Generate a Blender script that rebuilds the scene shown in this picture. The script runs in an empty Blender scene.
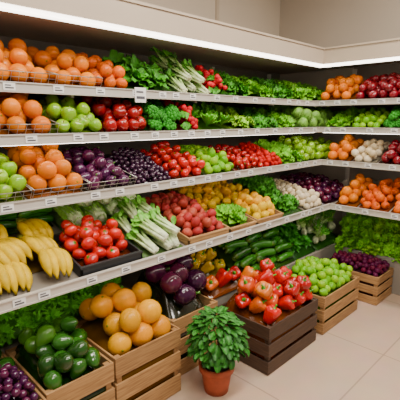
import bpy, math, random
import numpy as np
R = np.random.default_rng(11)
random.seed(5)
PI=math.pi
def rx(a): c,s=math.cos(a),math.sin(a); return np.array([[1,0,0],[0,c,-s],[0,s,c]])
def ry(a): c,s=math.cos(a),math.sin(a); return np.array([[c,0,s],[0,1,0],[-s,0,c]])
def rz(a): c,s=math.cos(a),math.sin(a); return np.array([[c,-s,0],[s,c,0],[0,0,1]])
I3=np.eye(3)
FL=I3; FR=rz(-PI/2)      # local (along, depth, up) -> world for back run / right run
SATG=1.4                 # pigment saturation

# ------------------------------------------------------------------ mesh builder
class Tm:
    def __init__(s,V,L,T,C,M,S): s.V,s.L,s.T,s.C,s.M,s.S=V,L,T,C,M,S
class MB:
    def __init__(s): s.V=[];s.L=[];s.T=[];s.C=[];s.M=[];s.S=[];s.n=0
    def add(s,t,M=None,loc=(0,0,0),tint=None,mi=None):
        V=t.V if M is None else t.V@M.T
        s.V.append(V+np.asarray(loc,float)); s.L.append(t.L+s.n); s.T.append(t.T)
        C=t.C if tint is None else t.C*np.asarray(tint)
        s.C.append(C); s.M.append(t.M if mi is None else np.full_like(t.M,mi)); s.S.append(t.S)
        s.n+=len(t.V); return s
    def tm(s): return Tm(*[np.concatenate(a) for a in (s.V,s.L,s.T,s.C,s.M,s.S)])
    def build(s,name,mats,F=I3,parent=None,bevel=0):
        t=s.tm(); V=t.V@F.T
        c=(V.min(0)+V.max(0))/2; c[2]=V[:,2].min()
        me=bpy.data.meshes.new(name)
        me.vertices.add(len(V)); me.vertices.foreach_set('co',(V-c).ravel())
        me.loops.add(len(t.L)); me.loops.foreach_set('vertex_index',t.L.astype(np.int32))
        st=np.concatenate([[0],np.cumsum(t.T)[:-1]]).astype(np.int32)
        me.polygons.add(len(t.T)); me.polygons.foreach_set('loop_start',st)
        me.polygons.foreach_set('loop_total',t.T.astype(np.int32))
        me.polygons.foreach_set('material_index',t.M.astype(np.int32))
        me.polygons.foreach_set('use_smooth',t.S.astype(bool))
        me.update(calc_edges=True)
        C=np.clip(t.C,0,1);mxc=C.max(1,keepdims=True)+1e-6;C=mxc*(C/mxc)**SATG
        a=me.color_attributes.new('Col','FLOAT_COLOR','POINT')
        a.data.foreach_set('color',np.concatenate([C,np.ones((len(V),1))],1).astype(np.float32).ravel())
        for m in (mats if isinstance(mats,(list,tuple)) else [mats]): me.materials.append(m)
        o=bpy.data.objects.new(name,me); bpy.context.scene.collection.objects.link(o); o.location=c
        if parent: 
            o.parent=parent; o.location=c-np.array(parent.location)
        if bevel:
            b=o.modifiers.new('bevel','BEVEL'); b.width=bevel; b.segments=2; b.limit_method='ANGLE'
        return o
def mk(V,faces,C,mi=0,smooth=True):
    V=np.array(V,float); T=np.array([len(f) for f in faces]); L=np.array([i for f in faces for i in f])
    C=np.array(C,float)
    if C.ndim==1: C=np.tile(C,(len(V),1))
    return Tm(V,L,T,C,np.full(len(T),mi),np.full(len(T),smooth))
def box(x0,x1,y0,y1,z0,z1,c=(1,1,1),mi=0):
    V=[(x,y,z) for z in (z0,z1) for y in (y0,y1) for x in (x0,x1)]
    F=[(0,2,3,1),(4,5,7,6),(0,1,5,4),(2,6,7,3),(0,4,6,2),(1,3,7,5)]
    return mk(V,F,c,mi,False)
def revolve(prof,n=12,col=(1,1,1),lob=0,amp=0,noise=0,smooth=True):
    prof=np.array(prof,float); k=len(prof); V=[];C=[]
    for i,(r,z) in enumerate(prof):
        for j in range(n):
            a=2*PI*j/n; rr=max(r,1e-3)*(1-amp*(0.5-0.5*math.cos(lob*a)))
            V.append((rr*math.cos(a),rr*math.sin(a),z)); C.append(col(i/(k-1),a) if callable(col) else col)
    V=np.array(V)
    if noise: 
        ph=R.uniform(0,6,3); V=V*(1+noise*np.sin(V@np.array([3.1,2.3,2.7])+ph[0])[:,None]+noise*.6*np.sin(V@np.array([-4.,5.,3.])+ph[1])[:,None])
    F=[]
    for i in range(k-1):
        for j in range(n):
            a=i*n+j;b=i*n+(j+1)%n; F.append((a,b,b+n,a+n))
    F.append(tuple(range(n-1,-1,-1))); F.append(tuple((k-1)*n+j for j in range(n)))
    return mk(V,F,C,0,smooth)
def tube(P,rad,n=6,col=(1,1,1),flat=1.0):
    P=np.array(P,float); k=len(P); V=[];C=[]
    up=np.array([0.03,0.05,1.0])
    for i in range(k):
        d=P[min(i+1,k-1)]-P[max(i-1,0)]; d/=np.linalg.norm(d)+1e-9
        u=up if abs(d@up)<.93 else np.array([1.,0,0]); a=np.cross(d,u); a/=np.linalg.norm(a); b=np.cross(a,d)
        r=rad[i] if hasattr(rad,'__len__') else rad
        for j in range(n):
            t=2*PI*j/n; V.append(P[i]+r*(a*math.cos(t)+flat*b*math.sin(t))); C.append(col(i/(k-1)) if callable(col) else col)
    F=[]
    for i in range(k-1):
        for j in range(n):
            a=i*n+j;b=i*n+(j+1)%n; F.append((a,b,b+n,a+n))
    F.append(tuple(range(n-1,-1,-1))); F.append(tuple((k-1)*n+j for j in range(n)))
    return mk(V,F,C)
def sph(nr=8,top=1,bot=1,rr=1,f=None):
    out=[]
    for i in range(nr+1):
        t=-PI/2+PI*i/nr; r=math.cos(t)*rr; z=math.sin(t)*(top if t>0 else bot)
        if f: r,z=f(r,z,i/nr)
        out.append((r,z))
    return out
def leaf(L=1,W=.6,a0=0,bend=1,ruf=.08,nu=6,nv=4,c=(.1,.3,.03),rib=(.3,.5,.15),freq=3,cup=.1,tip=.8,base=.15):
    V=[];C=[];x=z=0;ph=R.uniform(0,6)
    for i in range(nu+1):
        u=i/nu; a=a0-bend*u
        if i: x+=math.cos(a)*L/nu; z+=math.sin(a)*L/nu
        w=W*.5*(base+(1-base)*math.sin(PI*min(1,u**tip*.93))) 
        nx,nz=-math.sin(a),math.cos(a)
        for j in range(nv+1):
            v=2*j/nv-1
            off=cup*W*v*v+ruf*abs(v)**1.5*math.sin(freq*2*PI*u+ph+(1.3 if v>0 else 0)+2.2*v)*(.3+u)
            V.append((x+nx*off,v*w,z+nz*off))
            m=max(0,1-abs(v)*2.4)*(1-.6*u); e=1-.15*u+.25*abs(v)*R.uniform(-.3,1)
            C.append([c[q]*(1-m)*e+rib[q]*m for q in range(3)])
    F=[(i*(nv+1)+j,i*(nv+1)+j+1,(i+1)*(nv+1)+j+1,(i+1)*(nv+1)+j) for i in range(nu) for j in range(nv)]
    return mk(V,F,C)
# ------------------------------------------------------------------ materials
def nmat(name,rough=.5,bump=0,scale=40,var=.25,attr=True,base=(1,1,1),metal=0,spec=.5,coat=0,sss=0):
    m=bpy.data.materials.new(name); m.use_nodes=True; nt=m.node_tree; N=nt.nodes; b=N['Principled BSDF']
    tc=N.new('ShaderNodeTexCoord'); no=N.new('ShaderNodeTexNoise'); no.inputs['Scale'].default_value=scale; no.inputs['Detail'].default_value=4
    nt.links.new(tc.outputs['Object'],no.inputs['Vector'])
    mr=N.new('ShaderNodeMapRange'); mr.inputs['From Min'].default_value=.3; mr.inputs['From Max'].default_value=.7
    mr.inputs['To Min'].default_value=1-var; mr.inputs['To Max'].default_value=1+var*.6
    nt.links.new(no.outputs['Fac'],mr.inputs['Value'])
    vm=N.new('ShaderNodeVectorMath'); vm.operation='SCALE'
    if attr:
        at=N.new('ShaderNodeAttribute'); at.attribute_name='Col'; nt.links.new(at.outputs['Color'],vm.inputs[0])
    else: vm.inputs[0].default_value=base
    nt.links.new(mr.outputs['Result'],vm.inputs['Scale']); nt.links.new(vm.outputs['Vector'],b.inputs['Base Color'])
    b.inputs['Roughness'].default_value=rough; b.inputs['Metallic'].default_value=metal
    b.inputs['Specular IOR Level'].default_value=spec; b.inputs['Coat Weight'].default_value=coat; b.inputs['Coat Roughness'].default_value=.1
    if bump:
        bp=N.new('ShaderNodeBump'); bp.inputs['Strength'].default_value=bump; bp.inputs['Distance'].default_value=.004
        n2=N.new('ShaderNodeTexNoise'); n2.inputs['Scale'].default_value=scale*6; nt.links.new(tc.outputs['Object'],n2.inputs['Vector'])
        nt.links.new(n2.outputs['Fac'],bp.inputs['Height']); nt.links.new(bp.outputs['Normal'],b.inputs['Normal'])
    return m
M_citrus=nmat('citrus_peel',.26,.1,30,.08,spec=.22)
M_gloss=nmat('glossy_skin',.14,0,25,.15,spec=.45,coat=.3)
M_matte=nmat('matte_skin',.45,.15,30,.15,spec=.2)
M_leaf=nmat('leaf_green',.42,.2,35,.35,spec=.25)
def woodmat(name,c1,c2):
    m=bpy.data.materials.new(name); m.use_nodes=True; nt=m.node_tree;N=nt.nodes;b=N['Principled BSDF']
    tc=N.new('ShaderNodeTexCoord');mp=N.new('ShaderNodeMapping');mp.inputs['Scale'].default_value=(3,3,40)
    no=N.new('ShaderNodeTexNoise');no.inputs['Scale'].default_value=3;no.inputs['Detail'].default_value=6
    cr=N.new('ShaderNodeValToRGB');cr.color_ramp.elements[0].position=.3;cr.color_ramp.elements[1].position=.7
    cr.color_ramp.elements[0].color=(*c1,1);cr.color_ramp.elements[1].color=(*c2,1)
    nt.links.new(tc.outputs['Object'],mp.inputs[0]);nt.links.new(mp.outputs[0],no.inputs['Vector']);nt.links.new(no.outputs['Fac'],cr.inputs[0])
    at=N.new('ShaderNodeAttribute');at.attribute_name='Col';mx=N.new('ShaderNodeVectorMath');mx.operation='MULTIPLY'
    nt.links.new(cr.outputs[0],mx.inputs[0]);nt.links.new(at.outputs['Color'],mx.inputs[1]);nt.links.new(mx.outputs[0],b.inputs['Base Color'])
    bp=N.new('ShaderNodeBump');bp.inputs['Strength'].default_value=.25;bp.inputs['Distance'].default_value=.003
    nt.links.new(no.outputs['Fac'],bp.inputs['Height']);nt.links.new(bp.outputs[0],b.inputs['Normal'])
    b.inputs['Roughness'].default_value=.6;return m
M_wood=woodmat('crate_wood',(.26,.125,.042),(.48,.27,.105))
M_dark=woodmat('dark_crate_wood',(.04,.02,.011),(.09,.045,.024))
M_metal=nmat('shelf_metal',.35,0,8,.05,False,(.6,.56,.5),.2)
M_board=nmat('shelf_board',.5,0,8,.06,False,(.26,.23,.19))
M_panel=nmat('unit_back_panel',.6,0,5,.1,False,(.15,.125,.1))
M_fascia=nmat('fascia_paint',.5,0,4,.04,False,(.5,.41,.31))
M_white=nmat('label_card',.5,0,8,.02,False,(.85,.85,.82))
M_ink=nmat('label_ink',.5,0,8,.02,False,(.08,.08,.1))
M_wire=nmat('basket_wire',.3,0,8,.03,False,(.4,.38,.34),.8)
M_black=nmat('black_plastic',.4,0,8,.1,False,(.015,.016,.018))
M_terra=nmat('terracotta',.7,.2,20,.2,False,(.42,.08,.03))
M_soil=nmat('soil',.9,.5,60,.4,False,(.04,.025,.015))
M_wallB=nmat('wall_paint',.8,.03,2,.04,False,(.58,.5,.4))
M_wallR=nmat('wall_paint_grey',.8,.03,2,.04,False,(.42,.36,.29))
M_ceil=nmat('ceiling_paint',.9,0,2,.03,False,(.75,.71,.65))
def emat(name,s):
    m=bpy.data.materials.new(name);m.use_nodes=True
    b=m.node_tree.nodes['Principled BSDF'];b.inputs['Emission Color'].default_value=(1,.91,.78,1);b.inputs['Emission Strength'].default_value=s;return m
M_emit=emat('lamp_diffuser',7);M_fillglow=emat('added_fill_glow',8)  # second one is an added glow that brightens the produce under the shelves
# floor tiles
M_floor=bpy.data.materials.new('floor_tile');M_floor.use_nodes=True;nt=M_floor.node_tree;N=nt.nodes;b=N['Principled BSDF']
tc=N.new('ShaderNodeTexCoord');br=N.new('ShaderNodeTexBrick');br.offset=0;br.inputs['Scale'].default_value=1
br.inputs['Brick Width'].default_value=.9;br.inputs['Row Height'].default_value=.9;br.inputs['Mortar Size'].default_value=.005
br.inputs['Color1'].default_value=(.52,.37,.27,1);br.inputs['Color2'].default_value=(.5,.355,.26,1);br.inputs['Mortar'].default_value=(.34,.24,.175,1)
no=N.new('ShaderNodeTexNoise');no.inputs['Scale'].default_value=6;no.inputs['Detail'].default_value=8
mx=N.new('ShaderNodeMix');mx.data_type='RGBA';mx.blend_type='OVERLAY';mx.inputs['Factor'].default_value=.15
nt.links.new(tc.outputs['Object'],br.inputs['Vector']);nt.links.new(tc.outputs['Object'],no.inputs['Vector'])
nt.links.new(br.outputs['Color'],mx.inputs['A']);nt.links.new(no.outputs['Color'],mx.inputs['B']);nt.links.new(mx.outputs['Result'],b.inputs['Base Color'])
b.inputs['Roughness'].default_value=.4

# ------------------------------------------------------------------ produce templates (unit radius)
def stem(r,h,z,c=(.12,.2,.04),n=5): return tube([(0,0,z-.05),(0.02,0,z+h*.5),(.06,0,z+h)],[r,r*.8,r*1.1],n,c)
def T_orange(c=(1,.30,.012),f=.95):
    m=MB();m.add(revolve(sph(9,f,f),14,c));m.add(revolve([(.12,f-.03),(.1,f+.015),(.03,f+.02)],6,(.2,.22,.04)));return m.tm()
def T_apple(c=(.55,.02,.015),c2=(.7,.3,.05)):
    p=[(.01,-.72),(.3,-.85),(.55,-.8),(.8,-.5),(.96,-.1),(1,.2),(.92,.55),(.7,.8),(.4,.86),(.18,.74),(.02,.6)]
    m=MB();m.add(revolve(p,14,lambda t,a:[c[q]*(1-w)+c2[q]*w for w in [max(0,math.sin(a*2)*.35)+(.5 if t>.85 else 0)] for q in range(3)],5,.03))
    m.add(stem(.05,.4,.62,(.12,.06,.02)));return m.tm()
def T_tomato(c=(.72,.03,.01)):
    m=MB();m.add(revolve(sph(8,.78,.8,1,lambda r,z,t:(r,z-(.12 if t>.95 else 0))),14,c,5,.05))
    for k in range(5):
        l=leaf(.5,.16,.25,.7,0,3,2,(.06,.22,.02),(.08,.25,.03),cup=.1);m.add(l,rz(k*1.257),(0,0,.72))
    m.add(stem(.06,.25,.7,(.08,.25,.03)));return m.tm()
def T_pepper(c):
    p=[(.02,-.95),(.35,-1.05),(.6,-.9),(.78,-.5),(.9,0),(.98,.45),(.95,.8),(.7,1.0),(.4,.98),(.15,.84),(.02,.78)]
    m=MB();t=revolve(p,20,c,4,.17);t.V[:,2]*=1+.06*np.cos(4*np.arctan2(t.V[:,1],t.V[:,0]));m.add(t)
    m.add(revolve([(.3,.86),(.22,.95),(.1,1.0),(.09,1.2),(.12,1.42),(.02,1.44)],7,(.08,.3,.03)));return m.tm()
def T_eggplant(c=(.035,.008,.03),long=1.3):
    p=[(.02,-1*long),(.45,-.93*long),(.8,-.65*long),(1,-.25*long),(.95,.15*long),(.75,.5*long),(.55,.8*long),(.4,.95*long),(.02,1.0*long)]
    m=MB();m.add(revolve(p,14,c))
    for k in range(5): m.add(leaf(.7,.4,-.35,.9,0,3,2,(.07,.16,.03),(.09,.2,.04),cup=.1),rz(k*1.257),(0,0,1.02*long))
    m.add(stem(.13,.4,.98*long,(.1,.2,.04)));return m.tm()
def T_small(c,n=8,nr=6,s=1): return revolve(sph(nr,s,s),n,c)
def T_lemon(c=(.95,.66,.03)): return revolve([(.01,-1.4),(.15,-1.3),(.3,-1.12),(.7,-.85),(.95,-.4),(1,0),(.95,.4),(.7,.85),(.3,1.1),(.14,1.25),(.01,1.3)],12,c)
def T_avocado(c=(.035,.11,.02)): return revolve([(.02,-1.1),(.5,-1.0),(.88,-.6),(1,-.15),(.92,.3),(.68,.75),(.45,1.15),(.25,1.32),(.02,1.36)],12,c,0,0,.03)
def T_potato(c): 
    return revolve(sph(7,1.15,1.25),10,c,0,0,.07)
def T_long(c,L=6,cb=None,bend=.5,n=10,tip=.5):
    P=[];rad=[]
    for i in range(11):
        t=i/10;P.append((0,(t-.5)*L,bend*math.sin(PI*t)-bend*.5));e=min(t,1-t)*2
        rad.append(max(.05,min(1,(e/.22)**.5))*(1-.15*(1-t)*tip))
    m=MB();m.add(tube(P,rad,n,lambda t:c if .06<t<.97 else (cb or (.25,.33,.08))));m.add(tube([(0,-L/2-.5,-bend*.5),(0,-L/2+.2,-bend*.5)],[.28,.3],6,(.16,.24,.06)));return m.tm()
def T_bananas(n=5):
    m=MB()
    for k in range(n):
        q=(k-(n-1)/2);P=[];rad=[]
        for i in range(12):
            t=i/11;th=-.2+1.35*t;P.append((0,-6.4*math.sin(th),6.4*math.cos(th)));rad.append([.22,.25,.32,.66,.88,.97,1,.97,.9,.72,.35,.17][i])
        P=np.array(P)-np.array(P[0])
        cc=R.uniform(.85,1.05)
        t=tube(P,rad,6,lambda t:(.3,.36,.02) if t<.15 else ((.74,.55,.002) if t<.93 else (.06,.045,.02)))
        m.add(t,rz(q*.2)@ry(q*.24)@rx(R.uniform(-.1,.1)),(q*.6,0,-abs(q)*.1),tint=cc)
    m.add(tube([(0,.9,.35),(0,.3,.15),(0,-.5,-.05)],[.3,.9,1.3],8,(.25,.24,.04),.45));return m.tm()
def T_head(n=16,c=(.16,.42,.04),rib=(.5,.65,.25),ruf=.12,L=1.25,W=1.0,bend=.9,inner=1.45,outer=.35,core=None,freq=3,nu=6,nv=6,cup=.12):
    m=MB()
    for k in range(n):
        t=k/(n-1);a=inner*(1-t)+outer*t
        sh=.75+.35*(1-t)+R.uniform(-.08,.08)
        m.add(leaf(L*(.75+.25*t)*R.uniform(.9,1.1),W*(.7+.3*t),a,bend*R.uniform(.7,1.2),ruf,nu,nv,[q*sh for q in c],rib,freq,cup),rz(k*2.4),(0,0,-.55))
    if core: m.add(revolve(sph(7,.85,.8,.72),12,core),None,(0,0,-.05))
    return m.tm()
def T_cabbage(c=(.28,.48,.12)):
    m=MB();m.add(revolve(sph(8,.85,.85,.85),14,c,0,0,.03))
    for k in range(9): m.add(leaf(1.7,1.3,.1,-2.0,.05,7,6,[q*.85 for q in c],(.6,.72,.4),2,-.05,.9,.4),rz(k*2.4)@ry(R.uniform(-.1,.2)),(0,0,-.88))
    return m.tm()
def T_napa():
    # elongated chinese cabbage: white ribs wrapping, frilly pale green tips
    m=MB();m.add(revolve([(.2,-1.5),(.6,-1.4),(.8,-.8),(.82,0),(.7,.8),(.4,1.3),(.05,1.5)],12,lambda t,a:(.75-.3*t,.8-.12*t,.6-.38*t)))
    for k in range(14):
        m.add(leaf(3.1,1.1,1.15,-.55 if k%2 else -.35,.1,9,4,(.36,.6,.14),(.8,.83,.66),4,-.1,.75,.45),rz(k*2.4),(0.3*math.cos(k*2.4),.3*math.sin(k*2.4),-1.5))
    return m.tm()
def T_broc(c=(.05,.24,.03),st=(.25,.42,.12)):
    m=MB();m.add(tube([(0,0,-1.1),(0,0,-.2)],[.3,.45],8,st));s=revolve(sph(5),7,c,0,0,.12)
    for k in range(30):
        t=(k+.5)/30;ph=k*2.4;el=math.acos(1-1.05*t);q=np.array([math.sin(el)*math.cos(ph),math.sin(el)*math.sin(ph),math.cos(el)])
        m.add(s,np.eye(3)*R.uniform(.2,.32),q*np.array([.85,.85,.65])+np.array([0,0,-.1]),R.uniform(.7,1.3))
    m.add(revolve(sph(5,.6,.4,.75),8,[x*.6 for x in c]));return m.tm()
def T_stalks(n=9,L=5,cw=(.75,.8,.55),cg=(.2,.42,.06),top=(.07,.26,.03),spread=.5,leafy=True):
    m=MB()
    for k in range(n):
        a=k*2.4;rr=.55*math.sqrt(k/n);x0,z0=rr*math.cos(a),rr*math.sin(a)
        x1,z1=x0*(1+spread*3)+R.uniform(-.2,.2),z0*(1+spread*3)+R.uniform(-.2,.3)
        P=[(x0*.7,-L/2,z0*.7),(x0,-L/4,z0),((x0+x1)/2,L*.05,(z0+z1)/2),(x1,L*.3,z1)]
        m.add(tube(P,[.3,.3,.2,.14],6,lambda t:[cw[q]*(1-t)+cg[q]*t for q in range(3)],.7))
        for j in range(3 if leafy else 1):
            l=leaf(L*(.22 if leafy else .5),.7 if leafy else .4,0,R.uniform(-.2,1),.12,4,2,top,cg,2)
            m.add(l,rz(PI/2+R.uniform(-.6,.6)*(1 if leafy else .4))@ry(R.uniform(-.7,.3)),(x1,L*(.3 if not leafy else R.uniform(.15,.32)),z1))
    return m.tm()
def T_radish():
    m=MB();s=revolve(sph(6),8,(.6,.02,.05))
    for k in range(9): 
        m.add(s,I3*.36,(R.uniform(-.7,.7),R.uniform(-.8,-.2),R.uniform(-.35,.45)),R.uniform(.8,1.1))
    for k in range(7): m.add(leaf(1.3,.5,.4,1,.08,4,2,(.08,.3,.03),(.2,.4,.08)),rz(PI/2+R.uniform(-.7,.7)),(R.uniform(-.3,.3),-.3,0))
    return m.tm()
def T_fennel():
    m=MB();m.add(revolve([(.1,-1),(.5,-.95),(.85,-.5),(.85,-.1),(.55,.4),(.3,.7)],12,(.78,.84,.6),5,.12),np.diag([1,.7,1]))
    for k in range(7):
        a=k*2.4;d=np.array([math.cos(a)*.5,math.sin(a)*.35,1]);p=[d*np.array([.35,.35,1])*.4,d*1.0+0,d*2.0,d*np.array([1.6,1.6,1])*2.6]
        m.add(tube(p,[.26,.2,.14,.06],6,lambda t:(.65-.4*t,.78-.3*t,.42-.35*t)))
        for j in range(12):
            q=d*np.array([1.2,1.2,1])*R.uniform(1.6,2.7);e=q+R.uniform(-.7,.7,3)+np.array([0,0,.4])
            m.add(tube([q,(q+e)/2+R.uniform(-.1,.1,3),e],[.08,.06,.03],3,(.13,.45,.04)))
    return m.tm()
def several(f,n): return [f() for _ in range(n)]

K={ # kind: (templates, radius, layers, mode, material)
'orange':([T_orange((.72,.255,.001)),T_orange((.74,.29,.001))],.045,2,'rand',M_citrus),
'tangerine':([T_orange((.7,.2,.001),.85)],.038,2,'rand',M_citrus),
'grapefruit':([T_orange((.74,.37,.001)),T_orange((.74,.42,.001),.92)],.07,2,'rand',M_citrus),
'peach':([T_apple((.66,.16,.006),(.7,.28,.006))],.036,2,'rand',M_matte),
'green_apple':([T_apple((.27,.46,.008),(.4,.52,.015))],.039,2,'up',M_gloss),
'red_apple':([T_apple((.36,.006,.008),(.45,.07,.012)),T_apple((.3,.005,.008),(.4,.03,.012))],.039,2,'up',M_gloss),
'dark_apple':([T_apple((.2,.007,.025),(.32,.025,.03))],.038,2,'up',M_gloss),
'plum':([T_small((.07,.012,.05),12,8),T_small((.11,.015,.045),12,8)],.034,2,'rand',M_gloss),
'small_eggplant':([T_eggplant((.09,.015,.06),1.2),T_eggplant((.06,.012,.05),1.1)],.034,2,'rand',M_gloss),
'eggplant':([T_eggplant((.045,.009,.035),1.05),T_eggplant((.08,.012,.05),1.0),T_small((.09,.014,.045),16,10)],.075,2,'rand',M_gloss),
'purple_grape':([T_small((.085,.012,.05)),T_small((.06,.01,.05))],.02,2,'rand',M_gloss),
'blackberry':([T_small((.035,.01,.03),7,5)],.017,2,'rand',M_gloss),
'tomato':([T_tomato((.56,.014,.002)),T_tomato((.64,.03,.002))],.039,2,'up',M_gloss),
'cherry_tomato':([T_tomato((.52,.01,.003))],.026,2,'rand',M_gloss),
'strawberry':([T_avocado((.5,.01,.005))],.022,2,'rand',M_matte),
'lime':([T_lemon((.2,.42,.008)),T_small((.3,.5,.015),12,8)],.03,2,'rand',M_citrus),
'lemon':([T_lemon((.74,.53,.002)),T_lemon((.74,.44,.002))],.034,2,'rand',M_citrus),
'avocado':([T_avocado((.04,.12,.02)),T_avocado((.09,.2,.03)),T_avocado((.022,.065,.012))],.046,2,'rand',M_gloss),
'red_potato':([T_potato((.38,.08,.06)),T_potato((.45,.12,.08)),T_potato((.4,.06,.06))],.032,2,'rand',M_matte),
'onion':([T_small((.7,.62,.47),12,8),T_small((.65,.55,.38),12,8)],.034,2,'rand',M_matte),
'beetroot':([T_small((.12,.012,.045),10,7),T_small((.09,.01,.05),10,7)],.024,2,'rand',M_matte),
'red_pepper':([T_pepper((.52,.007,.002)),T_pepper((.6,.012,.002)),T_pepper((.46,.006,.002))],.058,2,'tip',M_gloss),
'orange_pepper':([T_pepper((.72,.19,.001)),T_pepper((.74,.25,.001)),T_pepper((.6,.012,.002)),T_pepper((.7,.12,.001))],.058,2,'tip',M_gloss),
'yellow_pepper':([T_pepper((.74,.53,.002)),T_pepper((.74,.58,.004))],.05,2,'tip',M_gloss),
'green_pepper':([T_pepper((.07,.3,.02)),T_pepper((.12,.38,.03))],.045,2,'tip',M_gloss),
'lettuce':(several(lambda:T_head(18,(.27,.62,.03),(.45,.65,.12),.16),3),.085,1,'front',M_leaf),
'light_lettuce':(several(lambda:T_head(18,(.38,.66,.04),(.55,.68,.16),.16),3),.08,1,'front',M_leaf),
'romaine':(several(lambda:T_head(14,(.2,.55,.03),(.55,.7,.25),.08,1.6,.75,.4,1.5,.8),2),.07,1,'front',M_leaf),
'kale':(several(lambda:T_head(22,(.08,.28,.02),(.18,.4,.08),.22,1.2,.85,1.1,1.4,.1,None,4),3),.08,1,'front',M_leaf),
'spinach':(several(lambda:T_head(22,(.06,.28,.02),(.1,.35,.05),.05,1.2,.6,1.0,1.5,.0,None,2,5,4),3),.08,1,'front',M_leaf),
'collard':(several(lambda:T_head(16,(.09,.32,.025),(.2,.45,.1),.1,1.5,.95,1.0,1.5,.1),3),.085,1,'front',M_leaf),
'cabbage':(several(T_cabbage,2),.075,2,'front',M_leaf),
'napa':(several(T_napa,3),.062,2,'napa',M_leaf),
'broccoli':(several(T_broc,2),.065,2,'front',M_matte),
'radish':(several(T_radish,3),.055,2,'front',M_matte),
'parsley':(several(lambda:T_head(40,(.22,.64,.03),(.18,.55,.06),.1,.9,.32,.9,1.5,-.1,None,2,3,2),3),.075,1,'front',M_leaf),
}
def randrot():
    q=R.normal(size=4);q/=np.linalg.norm(q);w,x,y,z=q
    return np.array([[1-2*(y*y+z*z),2*(x*y-z*w),2*(x*z+y*w)],[2*(x*y+z*w),1-2*(x*x+z*z),2*(y*z-x*w)],[2*(x*z-y*w),2*(y*z+x*w),1-2*(x*x+y*y)]])
CR=[.08]
def mound(w,d,slope,H):
    if slope==0:   # level crate: rim height plus crown
        def f(x,y):
            fx=1-np.abs(2*x/w-1)**4;t=np.clip(y/d,0,1);fy=np.clip(2.2*t,0,1)
            return (H-CR[0])+CR[0]*fx*fy
        return f
    def f(x,y):
        fx=1-.55*np.abs(2*x/w-1)**3; t=np.clip(y/d,0,1); fy=np.clip(.1+1.6*t,0,1)*(1-.35*np.clip((t-.75)/.25,0,1))
        return slope*y+H*fx*fy
    return f
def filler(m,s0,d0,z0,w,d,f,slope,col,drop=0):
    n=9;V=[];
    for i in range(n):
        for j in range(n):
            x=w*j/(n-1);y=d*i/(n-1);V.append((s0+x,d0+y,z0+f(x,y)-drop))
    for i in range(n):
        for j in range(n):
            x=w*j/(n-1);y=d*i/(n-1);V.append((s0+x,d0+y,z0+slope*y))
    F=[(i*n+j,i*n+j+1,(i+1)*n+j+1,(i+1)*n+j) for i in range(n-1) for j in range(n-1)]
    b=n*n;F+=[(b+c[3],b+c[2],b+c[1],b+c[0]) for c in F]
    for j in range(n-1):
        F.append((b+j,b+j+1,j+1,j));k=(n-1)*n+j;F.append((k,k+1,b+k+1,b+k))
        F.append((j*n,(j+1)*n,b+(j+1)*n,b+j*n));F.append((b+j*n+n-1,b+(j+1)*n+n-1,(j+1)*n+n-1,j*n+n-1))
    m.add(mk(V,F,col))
def heap(name,kind,s0,s1,d0,d1,z0,slope=.25,H=.03,F=FL,r=None,layers=None,mixk=None,tight=.9):
    tm,rr,ly,mode,mat=K[kind]; r=r or rr; ly=layers or ly
    w,d=s1-s0,d1-d0; f=mound(w,d,slope,H)
    leafy=mode=='front'; ov=tight if not leafy else .72
    P=np.zeros((0,3));fail=0;mg=r*(.88 if not leafy else .75)
    top=r*(.9+1.55*(ly-1))
    while fail<14 and len(P)<1500:
        k=110;x=R.uniform(mg,max(w-mg,mg+1e-4),k);y=R.uniform(mg,max(d-mg,mg+1e-4),k);b=f(x,y)+.9*r;z=b.copy()
        if len(P):
            dx=(x[:,None]-P[None,:,0])**2+(y[:,None]-P[None,:,1])**2;q=(2*r*ov)**2-dx
            zz=np.where(q>0,P[None,:,2]+np.sqrt(np.maximum(q,0)),-9).max(1);z=np.maximum(z,zz)
        h=z-f(x,y)
        i=int(np.argmin(h+.15*y))
        if h[i]<=top+1e-6: P=np.vstack([P,[x[i],y[i],z[i]]]);fail=0
        else: fail+=1
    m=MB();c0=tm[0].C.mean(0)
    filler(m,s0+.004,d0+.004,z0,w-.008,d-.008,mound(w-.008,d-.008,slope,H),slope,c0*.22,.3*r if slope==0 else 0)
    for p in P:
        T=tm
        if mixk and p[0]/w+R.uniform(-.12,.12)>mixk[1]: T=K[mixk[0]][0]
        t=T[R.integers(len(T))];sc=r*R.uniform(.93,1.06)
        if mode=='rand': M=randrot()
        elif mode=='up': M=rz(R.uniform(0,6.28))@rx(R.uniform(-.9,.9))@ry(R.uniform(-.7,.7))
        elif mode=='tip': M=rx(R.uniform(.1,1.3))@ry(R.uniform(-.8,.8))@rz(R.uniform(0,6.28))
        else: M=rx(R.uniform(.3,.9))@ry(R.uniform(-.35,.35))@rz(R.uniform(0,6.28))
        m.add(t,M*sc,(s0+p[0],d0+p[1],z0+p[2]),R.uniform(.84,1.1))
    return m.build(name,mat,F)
def bank(name,kind,s0,s1,d0,d1,z0,slope,r,F=FL,sp=1.15,mix2=None):
    # steep bank of leafy heads laid on a rising display
    tm,_,_,_,mat=K[kind];m=MB();w,d=s1-s0,d1-d0
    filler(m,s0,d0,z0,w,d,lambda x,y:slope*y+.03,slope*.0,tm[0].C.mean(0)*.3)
    ny=max(2,int(d*math.hypot(1,slope)/(sp*r))+1);nx=max(2,int(w/(sp*r)))
    for i in range(ny):
        for j in range(nx):
            x=w*(j+.5+.3*(i%2)-.15)/nx+R.uniform(-.2,.2)*r;y=d*i/(ny-1)+R.uniform(-.1,.1)*r
            T=K[mix2][0] if mix2 and R.random()<.4 else tm
            M=rx(R.uniform(.5,1.1))@ry(R.uniform(-.4,.4))@rz(R.uniform(0,6.28))
            m.add(T[R.integers(len(T))],M*r*R.uniform(.9,1.1),(s0+x,d0+y,z0+.03+slope*y+.5*r),R.uniform(.8,1.12))
    return m.build(name,mat,F)
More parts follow.
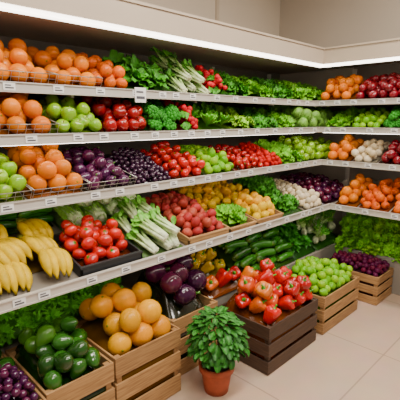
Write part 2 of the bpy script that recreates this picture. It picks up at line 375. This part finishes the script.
def lay(name,tms,s0,s1,d0,d1,z0,slope,r,L,mat,H=.03,layers=2,F=FL,jit=.15,across=False,pitch=0,tint=1,upr=False):
    w,d=s1-s0,d1-d0;f=mound(w,d,slope,H);m=MB()
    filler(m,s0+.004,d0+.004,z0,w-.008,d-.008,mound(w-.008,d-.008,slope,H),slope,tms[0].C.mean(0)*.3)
    if across: na=max(1,int(round(w/(L*.95))));nb=max(1,int(d/(2*r*.95)))
    else: na=max(1,int(w/(2*r*.95)));nb=max(1,int(round(d/(L*.95))))
    for l in range(layers):
        for i in range(na-(l if not across else 0)):
            for j in range(nb-(l if across else 0)):
                if across: x=(i+.5)*w/na+R.uniform(-.6,.6)*r;y=(j+.5+.5*l)*d/nb
                else: x=(i+.5+.5*l)*w/na;y=(j+.5)*d/nb+R.uniform(-.3,.3)*r*2
                M=rz(R.uniform(-jit,jit)+(PI/2 if across else 0)+(PI if across and R.random()<.5 else 0))@ry(R.uniform(-.4,.4))
                M=rx((0 if across else math.atan(slope))+pitch)@M
                if upr: M=M@rx(-PI/2)@rz(R.uniform(0,6))     # z-long templates laid along y
                m.add(tms[R.integers(len(tms))],M*r*R.uniform(.9,1.08),(s0+x,d0+y,z0+f(x,y)+r*(.9+1.6*l)),R.uniform(.8,1.12)*tint)
    return m.build(name,mat,F)

# ------------------------------------------------------------------ room
def room():
    m=MB();m.add(box(-2.5,4.27,-3,2.97,-.1,0));m.build('floor',M_floor)
    m=MB();m.add(box(-2.5,4.27,2.85,2.97,0,3.3));m.build('wall_back',M_wallB)
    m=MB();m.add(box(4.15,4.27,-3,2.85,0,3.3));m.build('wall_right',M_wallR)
    m=MB();m.add(box(-2.5,4.27,-3,2.97,3.3,3.4));m.build('ceiling',M_ceil)
    m=MB();m.add(box(3.06,3.1,2.835,2.85,2.3,3.3));m.build('trim_1',M_fascia)
room()
SH={1:(2.00,3.52,1.77),2:(1.92,3.50,1.53),3:(1.85,3.45,1.235),4:(1.70,3.37,.85)}
SL=.25
def unit(name,F,s0,s1,idx,back,ss):
    par=bpy.data.objects.new(name,None);bpy.context.scene.collection.objects.link(par)
    m=MB();m.add(box(s0,s1,back-.03,back-.005,.0,2.12));
    m.build('back_panel',M_panel,F,par)
    m=MB()
    x=s0
    while x<s1:
        m.add(box(x,x+.035,back-.06,back-.03,.0,2.1));x+=.93
    for r,(a,b2,z) in SH.items():
        fr=a if idx==0 else b2
        for x in np.arange(s0,s1,.93):
            V=[(x+.005,fr+.06,z-.055),(x+.02,fr+.06,z-.055),(x+.005,back-.06,z-.14+SL*(back-fr)),(x+.02,back-.06,z-.14+SL*(back-fr)),
               (x+.005,fr+.06,z-.035),(x+.02,fr+.06,z-.035),(x+.005,back-.06,z-.04+SL*(back-fr-.06)),(x+.02,back-.06,z-.04+SL*(back-fr-.06))]
            m.add(mk(V,[(0,2,3,1),(4,5,7,6),(0,1,5,4),(2,6,7,3),(0,4,6,2),(1,3,7,5)],(1,1,1),0,False))
    m.build('uprights_and_brackets',M_metal,F,par)
    mb=MB();ml=MB();me=MB()
    for r,(a,b2,z) in SH.items():
        fr=a if idx==0 else b2; e0,e1=ss(r)
        bk=back-.035; zf=z-.025
        V=[(e0,fr+.004,zf-.012),(s1,fr+.004,zf-.012),(e0,bk,zf-.012+SL*(bk-fr)),(s1,bk,zf-.012+SL*(bk-fr)),(e0,fr+.004,zf),(s1,fr+.004,zf),(e0,bk,zf+SL*(bk-fr)),(s1,bk,zf+SL*(bk-fr))]
        mb.add(mk(V,[(0,2,3,1),(4,5,7,6),(0,1,5,4),(2,6,7,3),(0,4,6,2),(1,3,7,5)],(1,1,1),0,False))
        ml.add(box(e0,e1,fr-.012,fr+.004,z-.045,z+.004));ml.add(box(e0,e1,fr-.018,fr-.012,z-.045,z-.038));ml.add(box(e0,e1,fr-.018,fr-.012,z-.002,z+.004))
        if r>1: me.add(box(e0+.02,e1-.02,fr+.03,fr+.045,z-.05 if r<4 else z-.055,z-.035))  # added glow hidden behind the rail to lift the row below, no real fixture
    mb.build('shelf_boards',M_board,F,par);ml.build('price_rails',M_metal,F,par);me.build('added_fill_strips',M_fillglow,F,par)
    mt=MB()
    for r,(a,b2,z) in SH.items():
        fr=a if idx==0 else b2; e0,e1=ss(r);x=e0+.06
        while x<e1-.08:
            w=.055;mt.add(box(x,x+w,fr-.017,fr-.0125,z-.036,z-.003),mi=0)
            mt.add(box(x+.008,x+w-.02,fr-.0182,fr-.017,z-.016,z-.011),mi=1);mt.add(box(x+.008,x+w-.008,fr-.0182,fr-.017,z-.028,z-.022),mi=1)
            x+=R.choice([.11,.15,.2,.24])
    mt.build('price_tags',[M_white,M_ink],F,par)
    return par
S0=.15
u1=unit('produce_shelf_unit',FL,S0,4.12,0,2.83,lambda r:(S0,SH[r][1]-.0))
u2=unit('produce_shelf_unit',FR,-1.9,-.3,1,4.13,lambda r:(-SH[r][0]+.006,-.3))
cyf,cxf=1.90,3.47
m=MB()
m.add(box(S0,cxf,cyf,cyf+.03,2.09,2.23));m.add(box(S0,4.14,cyf+.03,2.84,2.2,2.23));m.add(box(S0,4.14,cyf+.14,2.84,2.12,2.14))
m.add(box(S0,cxf-.0,cyf-.008,cyf,2.09,2.105));m.add(box(S0,cxf,cyf-.008,cyf,2.215,2.23))
m.add(box(cxf,cxf+.03,.3,cyf+.03,2.09,2.23));m.add(box(cxf+.03,4.14,.3,cyf+.03,2.2,2.23));m.add(box(cxf+.14,4.14,.3,cyf+.14,2.12,2.14))
m.add(box(cxf-.008,cxf,.3,cyf,2.09,2.105));m.add(box(cxf-.008,cxf,.3,cyf,2.215,2.23))
m.build('canopy',M_fascia,FL,u1)
m=MB();m.add(box(S0+.02,cxf+.04,cyf+.005,cyf+.05,2.068,2.09));m.add(box(cxf+.005,cxf+.05,.32,cyf+.005,2.068,2.09));m.build('canopy_strip_light',M_emit,FL,u1)
m=MB()
m.add(box(S0,1.47,2.12,2.78,0,.36));m.add(box(1.47,1.88,2.2,2.78,0,.36));m.add(box(1.88,4.1,1.80,2.78,0,.36));m.add(box(3.77,4.1,.3,1.80,0,.34))
m.build('base_plinth',M_board,FL,u1,bevel=.004)

# ------------------------------------------------------------------ fill rows
def row(rw,s0,s1,kind,name,F=FL,depth=.42,H=.04,off=0,**k):
    fr=SH[rw][0] if F is FL else SH[rw][1]
    return heap(name,kind,s0,s1,fr+.008+off,fr+off+depth,SH[rw][2]-.023+SL*(off+.004),SL,H,F,**k)
row(1,.3,.66,'orange','orange_pile',H=.07)
row(1,.67,.97,'orange','orange_pile',H=.07)
row(1,.98,1.22,'orange','orange_pile',H=.05)
row(1,1.23,1.44,'tangerine','tangerine_pile',H=.06)
row(1,1.45,1.80,'collard','collard_green_bunch_pile',H=.08)
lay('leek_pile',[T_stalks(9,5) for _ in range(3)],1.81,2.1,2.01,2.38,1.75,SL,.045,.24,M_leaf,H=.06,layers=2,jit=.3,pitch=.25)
row(1,2.11,2.3,'radish','radish_pile',H=.03)
row(1,2.31,2.62,'kale','kale_pile',H=.07)
row(1,2.63,2.95,'lettuce','green_lettuce_pile',H=.03)
row(1,2.96,3.3,'kale','kale_pile',H=.06)
row(1,3.31,3.95,'lettuce','green_lettuce_pile',H=.05)
row(2,.3,.64,'orange','orange_pile',H=.065)
row(2,.65,.92,'orange','orange_pile',H=.065)
row(2,.93,1.21,'green_apple','green_apple_pile',H=.06)
row(2,1.22,1.53,'red_apple','red_apple_pile',H=.06)
row(2,1.54,1.80,'broccoli','broccoli_pile',H=.02,r=.05)
row(2,1.81,1.95,'radish','radish_pile',H=.01)
row(2,1.96,2.3,'romaine','romaine_lettuce_pile',H=.03)
row(2,2.31,2.6,'light_lettuce','leaf_lettuce_pile',H=.03,r=.07)
row(2,2.61,2.9,'kale','kale_pile',H=.03,r=.07)
row(2,2.91,3.2,'lettuce','green_lettuce_pile',H=.03,r=.07)
row(2,3.21,3.95,'cabbage','cabbage_pile',H=.0,r=.06)
row(3,.3,.735,'green_apple','green_apple_pile',H=.09)
row(3,.745,1.03,'orange','orange_pile',H=.10)
row(3,1.04,1.32,'small_eggplant','small_eggplant_pile',H=.09)
row(3,1.33,1.62,'blackberry','blackberry_pile',H=.11)
row(3,1.63,1.93,'tomato','tomato_pile',H=.06,r=.033)
row(3,1.94,2.25,'lime','lime_pile',H=.07)
row(3,2.26,2.58,'cherry_tomato','cherry_tomato_pile',H=.07)
row(3,2.59,2.86,'strawberry','strawberry_pile',H=.08)
row(3,2.87,3.2,'lettuce','green_lettuce_pile',H=.03,r=.07)
row(3,3.21,3.9,'green_apple','green_apple_pile',H=.05)
bt=[T_bananas(4) for _ in range(3)]
m=MB();filler(m,.2,1.87,.87,.64,.33,mound(.64,.33,.25,.01),.25,(.08,.05,.008))  # dark filler colour paints in the shade between the bananas
for (yy,zz,n,off,dx,ya) in [(1.90,.955,4,.24,.19,.2),(2.02,1.01,4,.20,.19,.5),(2.14,1.06,4,.26,.18,.1)]:
    for k in range(n):
        m.add(bt[R.integers(3)],rz(ya+R.uniform(-.25,.25))@rx(R.uniform(-.05,.15))@ry(R.uniform(-.15,.15))*.0265,(off+k*dx+R.uniform(-.02,.02),yy+R.uniform(-.02,.03),zz+R.uniform(-.01,.02)),R.uniform(.85,1.05))
m.build('banana_pile',M_matte)
cuc=[T_long((.05,.19,.02),9,None,.5),T_long((.08,.27,.03),9,(.2,.35,.06),.9)]
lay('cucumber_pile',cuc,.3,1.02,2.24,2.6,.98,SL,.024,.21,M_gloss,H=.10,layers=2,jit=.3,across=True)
def tray(name,s0,s1,d0,d1,z0,h,mat,F=FL,slope=SL,t=.012):
    m=MB();zb=z0+slope*(d1-d0)
    def sb(a0,a1,b0,b1,c0,c1,hh):
        V=[(a0,b0,c0),(a1,b0,c0),(a0,b1,c1),(a1,b1,c1),(a0,b0,c0+hh),(a1,b0,c0+hh),(a0,b1,c1+hh),(a1,b1,c1+hh)]
        m.add(mk(V,[(0,2,3,1),(4,5,7,6),(0,1,5,4),(2,6,7,3),(0,4,6,2),(1,3,7,5)],(1,1,1),0,False))
    sb(s0,s1,d0,d1,z0,zb,.006);sb(s0,s1,d0,d0+t,z0,z0+slope*t,h);sb(s0,s1,d1-t,d1,zb-slope*t,zb,h)
    sb(s0,s0+t,d0,d1,z0,zb,h);sb(s1-t,s1,d0,d1,z0,zb,h)
    sb(s0-.004,s1+.004,d0-.004,d0+t,z0+h-.012,z0+h-.012,.012)
    return m.build(name,mat,F,bevel=.002)
z4=.85-.022
tray('black_produce_tray',.90,1.27,1.72,2.08,z4+.004,.06,M_black)
heap('tomato_pile','tomato',.915,1.255,1.735,2.065,z4+.016,SL,.05)
lay('napa_cabbage_pile',K['napa'][0],1.04,1.58,2.09,2.42,.93,SL,.062,.21,M_leaf,H=.08,layers=2,jit=.3,upr=True)
bok=[T_stalks(10,5.5,(.8,.84,.65),(.35,.55,.15),(.15,.42,.04),.3) for _ in range(3)]
lay('bok_choy_pile',bok,1.29,1.60,1.73,2.08,z4+.007,SL,.042,.22,M_leaf,H=.05,layers=2,jit=.4,pitch=.15)
tray('wooden_produce_tray',1.62,2.0,1.715,2.25,z4+.004,.055,M_wood)
heap('red_potato_pile','red_potato',1.635,1.985,1.73,2.235,z4+.016,SL,.09)
tray('wooden_produce_tray',2.01,2.30,1.715,2.0,z4+.004,.045,M_wood)
heap('romaine_lettuce_pile','lettuce',2.025,2.285,1.73,1.985,z4+.016,SL,.02,r=.07)
heap('lemon_pile','lemon',2.02,2.62,2.02,2.45,z4+SL*.3,SL,.11)
tray('wooden_produce_tray',2.31,2.64,1.715,2.0,z4+.004,.05,M_wood)
heap('lemon_pile','lemon',2.325,2.625,1.73,1.985,z4+.016,SL,.03)
row(4,2.65,2.98,'kale','kale_pile',depth=.6,H=.08)
row(4,2.99,3.32,'onion','yellow_onion_pile',depth=.55,H=.05,r=.03)
row(4,3.33,3.9,'plum','plum_pile',depth=.55,H=.05,off=.03)
row(1,-1.98,-1.64,'orange','orange_pile',FR,H=.06)
row(1,-1.63,-1.2,'dark_apple','dark_red_apple_pile',FR,H=.06)
row(1,-1.19,-.7,'red_apple','red_apple_pile',FR,H=.06)
row(2,-1.90,-1.62,'lettuce','green_lettuce_pile',FR,H=.03,r=.065)
row(2,-1.61,-1.36,'lime','lime_pile',FR,H=.04)
row(2,-1.35,-.9,'broccoli','broccoli_pile',FR,H=.02,r=.05)
row(3,-1.83,-1.6,'orange','orange_pile',FR,H=.05)
row(3,-1.59,-1.37,'onion','white_onion_pile',FR,H=.05)
row(3,-1.36,-.9,'dark_apple','dark_red_apple_pile',FR,H=.05)
row(4,-1.68,-1.47,'orange','orange_pile',FR,H=.05,depth=.5)
row(4,-1.46,-1.2,'peach','peach_pile',FR,H=.05,depth=.5)
row(4,-1.19,-.75,'tangerine','tangerine_pile',FR,H=.05,depth=.5)

# ------------------------------------------------------------------ deck + crates
def crate(name,x0,x1,y0,y1,z0,h,mat,ns=3):
    m=MB();t=.012;p=.03
    def tn(): return R.uniform(.8,1.12)
    for (a,b) in [(x0+t,y0+t),(x1-t-p,y0+t),(x0+t,y1-t-p),(x1-t-p,y1-t-p)]:
        m.add(box(a,a+p,b,b+p,z0,z0+h-.005,(1,1,1)),tint=tn())
    sh=h/ns*.8
    for k in range(ns):
        za=z0+.004+k*(h-sh-.004)/(ns-1);zb=za+sh
        m.add(box(x0,x1,y0,y0+t,za,zb),tint=tn());m.add(box(x0,x1,y1-t,y1,za,zb),tint=tn())
        m.add(box(x0,x0+t,y0+t,y1-t,za,zb),tint=tn());m.add(box(x1-t,x1,y0+t,y1-t,za,zb),tint=tn())
    n=5;yy=np.linspace(y0+t,y1-t,n+1)
    for k in range(n): m.add(box(x0+t,x1-t,yy[k]+.003,yy[k+1]-.003,z0+.006,z0+.016),tint=tn())
    return m.build(name,mat,bevel=.0025)
def cratefill(nm,kind,x0,x1,y0,y1,h,mat,extra=.08,drop=.03,z0=0,cn='wooden_crate',**k):
    crate(cn,x0,x1,y0,y1,z0,h,mat)
    CR[0]=extra
    heap(nm,kind,x0+.015,x1-.015,y0+.015,y1-.015,z0+.018,0.0,h-drop+extra-.018,**k)
cratefill('purple_grape_pile','purple_grape',.16,.625,1.56,1.83,.40,M_wood,.10,.01)
cratefill('avocado_pile','avocado',.2,.625,1.84,2.1,.40,M_wood,.08,.04)
cratefill('avocado_pile','avocado',.635,.985,1.6,2.1,.40,M_wood,.09,.04)
cratefill('grapefruit_pile','grapefruit',.995,1.44,1.6,2.1,.41,M_wood,.10,.08)
cratefill('eggplant_pile','eggplant',1.47,1.87,1.70,2.18,.40,M_wood,.24,.05)
cratefill('bell_pepper_pile','orange_pepper',1.92,2.52,1.31,1.75,.33,M_dark,.12,.05,cn='dark_produce_crate',mixk=('red_pepper',.42))
cratefill('lime_pile','lime',2.62,3.22,1.31,1.75,.30,M_wood,.09,.02,r=.033)
cratefill('beetroot_pile','beetroot',3.40,3.75,1.22,1.74,.26,M_wood,.06,.02)
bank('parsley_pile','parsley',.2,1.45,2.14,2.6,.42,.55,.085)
zc=.36
heap('yellow_pepper_pile','yellow_pepper',1.89,2.28,1.93,2.4,zc,.3,.24,mixk=('green_pepper',.78))
heap('bell_pepper_pile','orange_pepper',1.89,2.28,1.79,1.92,zc,.3,.05,layers=1) 
zuc=[T_long((.035,.15,.015),7,None,.3),T_long((.065,.23,.025),7,(.25,.4,.08),.4)]
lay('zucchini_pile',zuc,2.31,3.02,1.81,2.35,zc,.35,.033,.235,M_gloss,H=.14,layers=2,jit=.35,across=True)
heap('spinach_pile','spinach',3.03,3.40,1.82,2.4,zc,.35,.13)
fe=[T_fennel() for _ in range(3)]
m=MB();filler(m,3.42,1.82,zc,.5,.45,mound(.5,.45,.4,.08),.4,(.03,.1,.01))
for k in range(26):
    x=3.40+.50*R.random();y=1.84+.40*R.random()
    m.add(fe[k%3],rx(R.uniform(-.9,.5))@ry(R.uniform(-.8,.8))@rz(R.uniform(0,6))*.05,(x,y,zc+.10+(y-1.84)*.55),R.uniform(.85,1.1))
m.build('fennel_pile',M_leaf)
bank('green_lettuce_pile','lettuce',-1.79,-1.5,3.79,4.0,.33,1.2,.085,FR,1.0)
bank('leaf_lettuce_pile','light_lettuce',-1.49,-.7,3.79,4.0,.33,1.2,.085,FR,1.0,'lettuce')

def basket(s0,s1,rw,F=FL,h=.065):
    fr,z=(SH[rw][0] if F is FL else SH[rw][1]),SH[rw][2]
    m=MB();rd=.0012
    y=lambda t:fr-.004-.03*t
    for k in range(3): t=k/2;m.add(tube([(s0,y(t),z+.004+h*t),(s1,y(t),z+.004+h*t)],rd*(1.8 if k==2 else 1),4))
    n=int((s1-s0)/.036)
    for i in range(n+1):
        x=s0+(s1-s0)*i/n;m.add(tube([(x,y(0),z+.003),(x,y(1),z+.004+h)],rd,4))
    for x in (s0,s1): m.add(tube([(x,y(1),z+.004+h),(x,fr+.3,z+.075+h)],rd*1.8,4))
    m.build('wire_basket_front',M_wire,F)
for a,b,rw in [(.3,.665,1),(.675,.965,1),(.975,1.225,1),(.3,.64,2),(.65,.92,2),(.3,.735,3),(.745,1.03,3),(1.04,1.32,3)]: basket(a,b,rw,h=.045)
m=MB();m.add(box(1.44,1.52,1.975,1.978,1.70,1.785),mi=0);m.add(box(1.45,1.50,1.9735,1.975,1.755,1.765),mi=1);m.add(box(1.45,1.51,1.9735,1.975,1.72,1.735),mi=1)
m.build('price_sign_card',[M_white,M_ink])

px,py=1.60,1.46
par=bpy.data.objects.new('potted_basil_plant',None);bpy.context.scene.collection.objects.link(par);par.location=(px,py,0)
m=MB();m.add(revolve([(.05,0),(.072,0.0),(.08,.05),(.092,.13),(.096,.14),(.106,.14),(.108,.175),(.102,.18),(.092,.177),(.088,.155),(.02,.155)],28))
m.add(revolve([(.087,.155),(.087,.16),(.01,.165)],20),mi=1)
m.V=[v+np.array([px,py,0]) for v in m.V];m.build('terracotta_pot',[M_terra,M_soil],FL,par)
m=MB()
bl=[leaf(1,.62,.2,.9,.05,6,4,(.045,.17,.03),(.12,.3,.08),2,.12) for _ in range(3)]
for k in range(260):
    t=(k+.5)/260;el=math.acos(1-1.25*t);ph=k*2.4;rr=R.uniform(.75,1.05)
    q=np.array([math.sin(el)*math.cos(ph)*.165,math.sin(el)*math.sin(ph)*.165,math.cos(el)*.18+.31])*np.array([rr,rr,1])
    m.add(bl[k%3],rz(ph+R.uniform(-.5,.5))@ry(R.uniform(-.6,.5)+(el-.9)*.5)*R.uniform(.045,.075),(px+q[0]*.85,py+q[1]*.85,q[2]),R.uniform(.65,1.3))
for k in range(14):
    a=k*2.4;e=np.array([math.cos(a)*.12,math.sin(a)*.12,.36]);m.add(tube([(px,py,.15),(px+e[0]*.4,py+e[1]*.4,.26),(px+e[0],py+e[1],e[2])],.004,4,(.1,.25,.05)))
m.build('foliage',M_leaf,FL,par)

# ------------------------------------------------------------------ lights, world, camera
def area(name,loc,sx,sy,e,col=(1,.93,.83),rot=(0,0,0)):
    l=bpy.data.lights.new(name,'AREA');l.shape='RECTANGLE';l.size=sx;l.size_y=sy;l.energy=e;l.color=col
    o=bpy.data.objects.new(name,l);bpy.context.scene.collection.objects.link(o);o.location=loc;o.rotation_euler=rot
area('ceiling_light',(1.2,.7,3.25),2.0,.3,88)
area('ceiling_light',(2.9,.3,3.25),.3,2.0,66)
area('ceiling_light',(.2,-.6,3.25),2.0,.3,72)
w=bpy.data.worlds.new('store_ambient');bpy.context.scene.world=w;w.use_nodes=True
w.node_tree.nodes['Background'].inputs[0].default_value=(1,.93,.84,1);w.node_tree.nodes['Background'].inputs[1].default_value=.32
cam=bpy.data.cameras.new('camera');co=bpy.data.objects.new('camera',cam);bpy.context.scene.collection.objects.link(co)
cam.lens=36.18;cam.sensor_width=36;cam.clip_start=.02
co.location=(0,0,1.6);co.rotation_euler=(math.radians(90-11.3),0,math.radians(-45))
bpy.context.scene.camera=co
print('verts',sum(len(o.data.vertices) for o in bpy.data.objects if o.type=='MESH'))
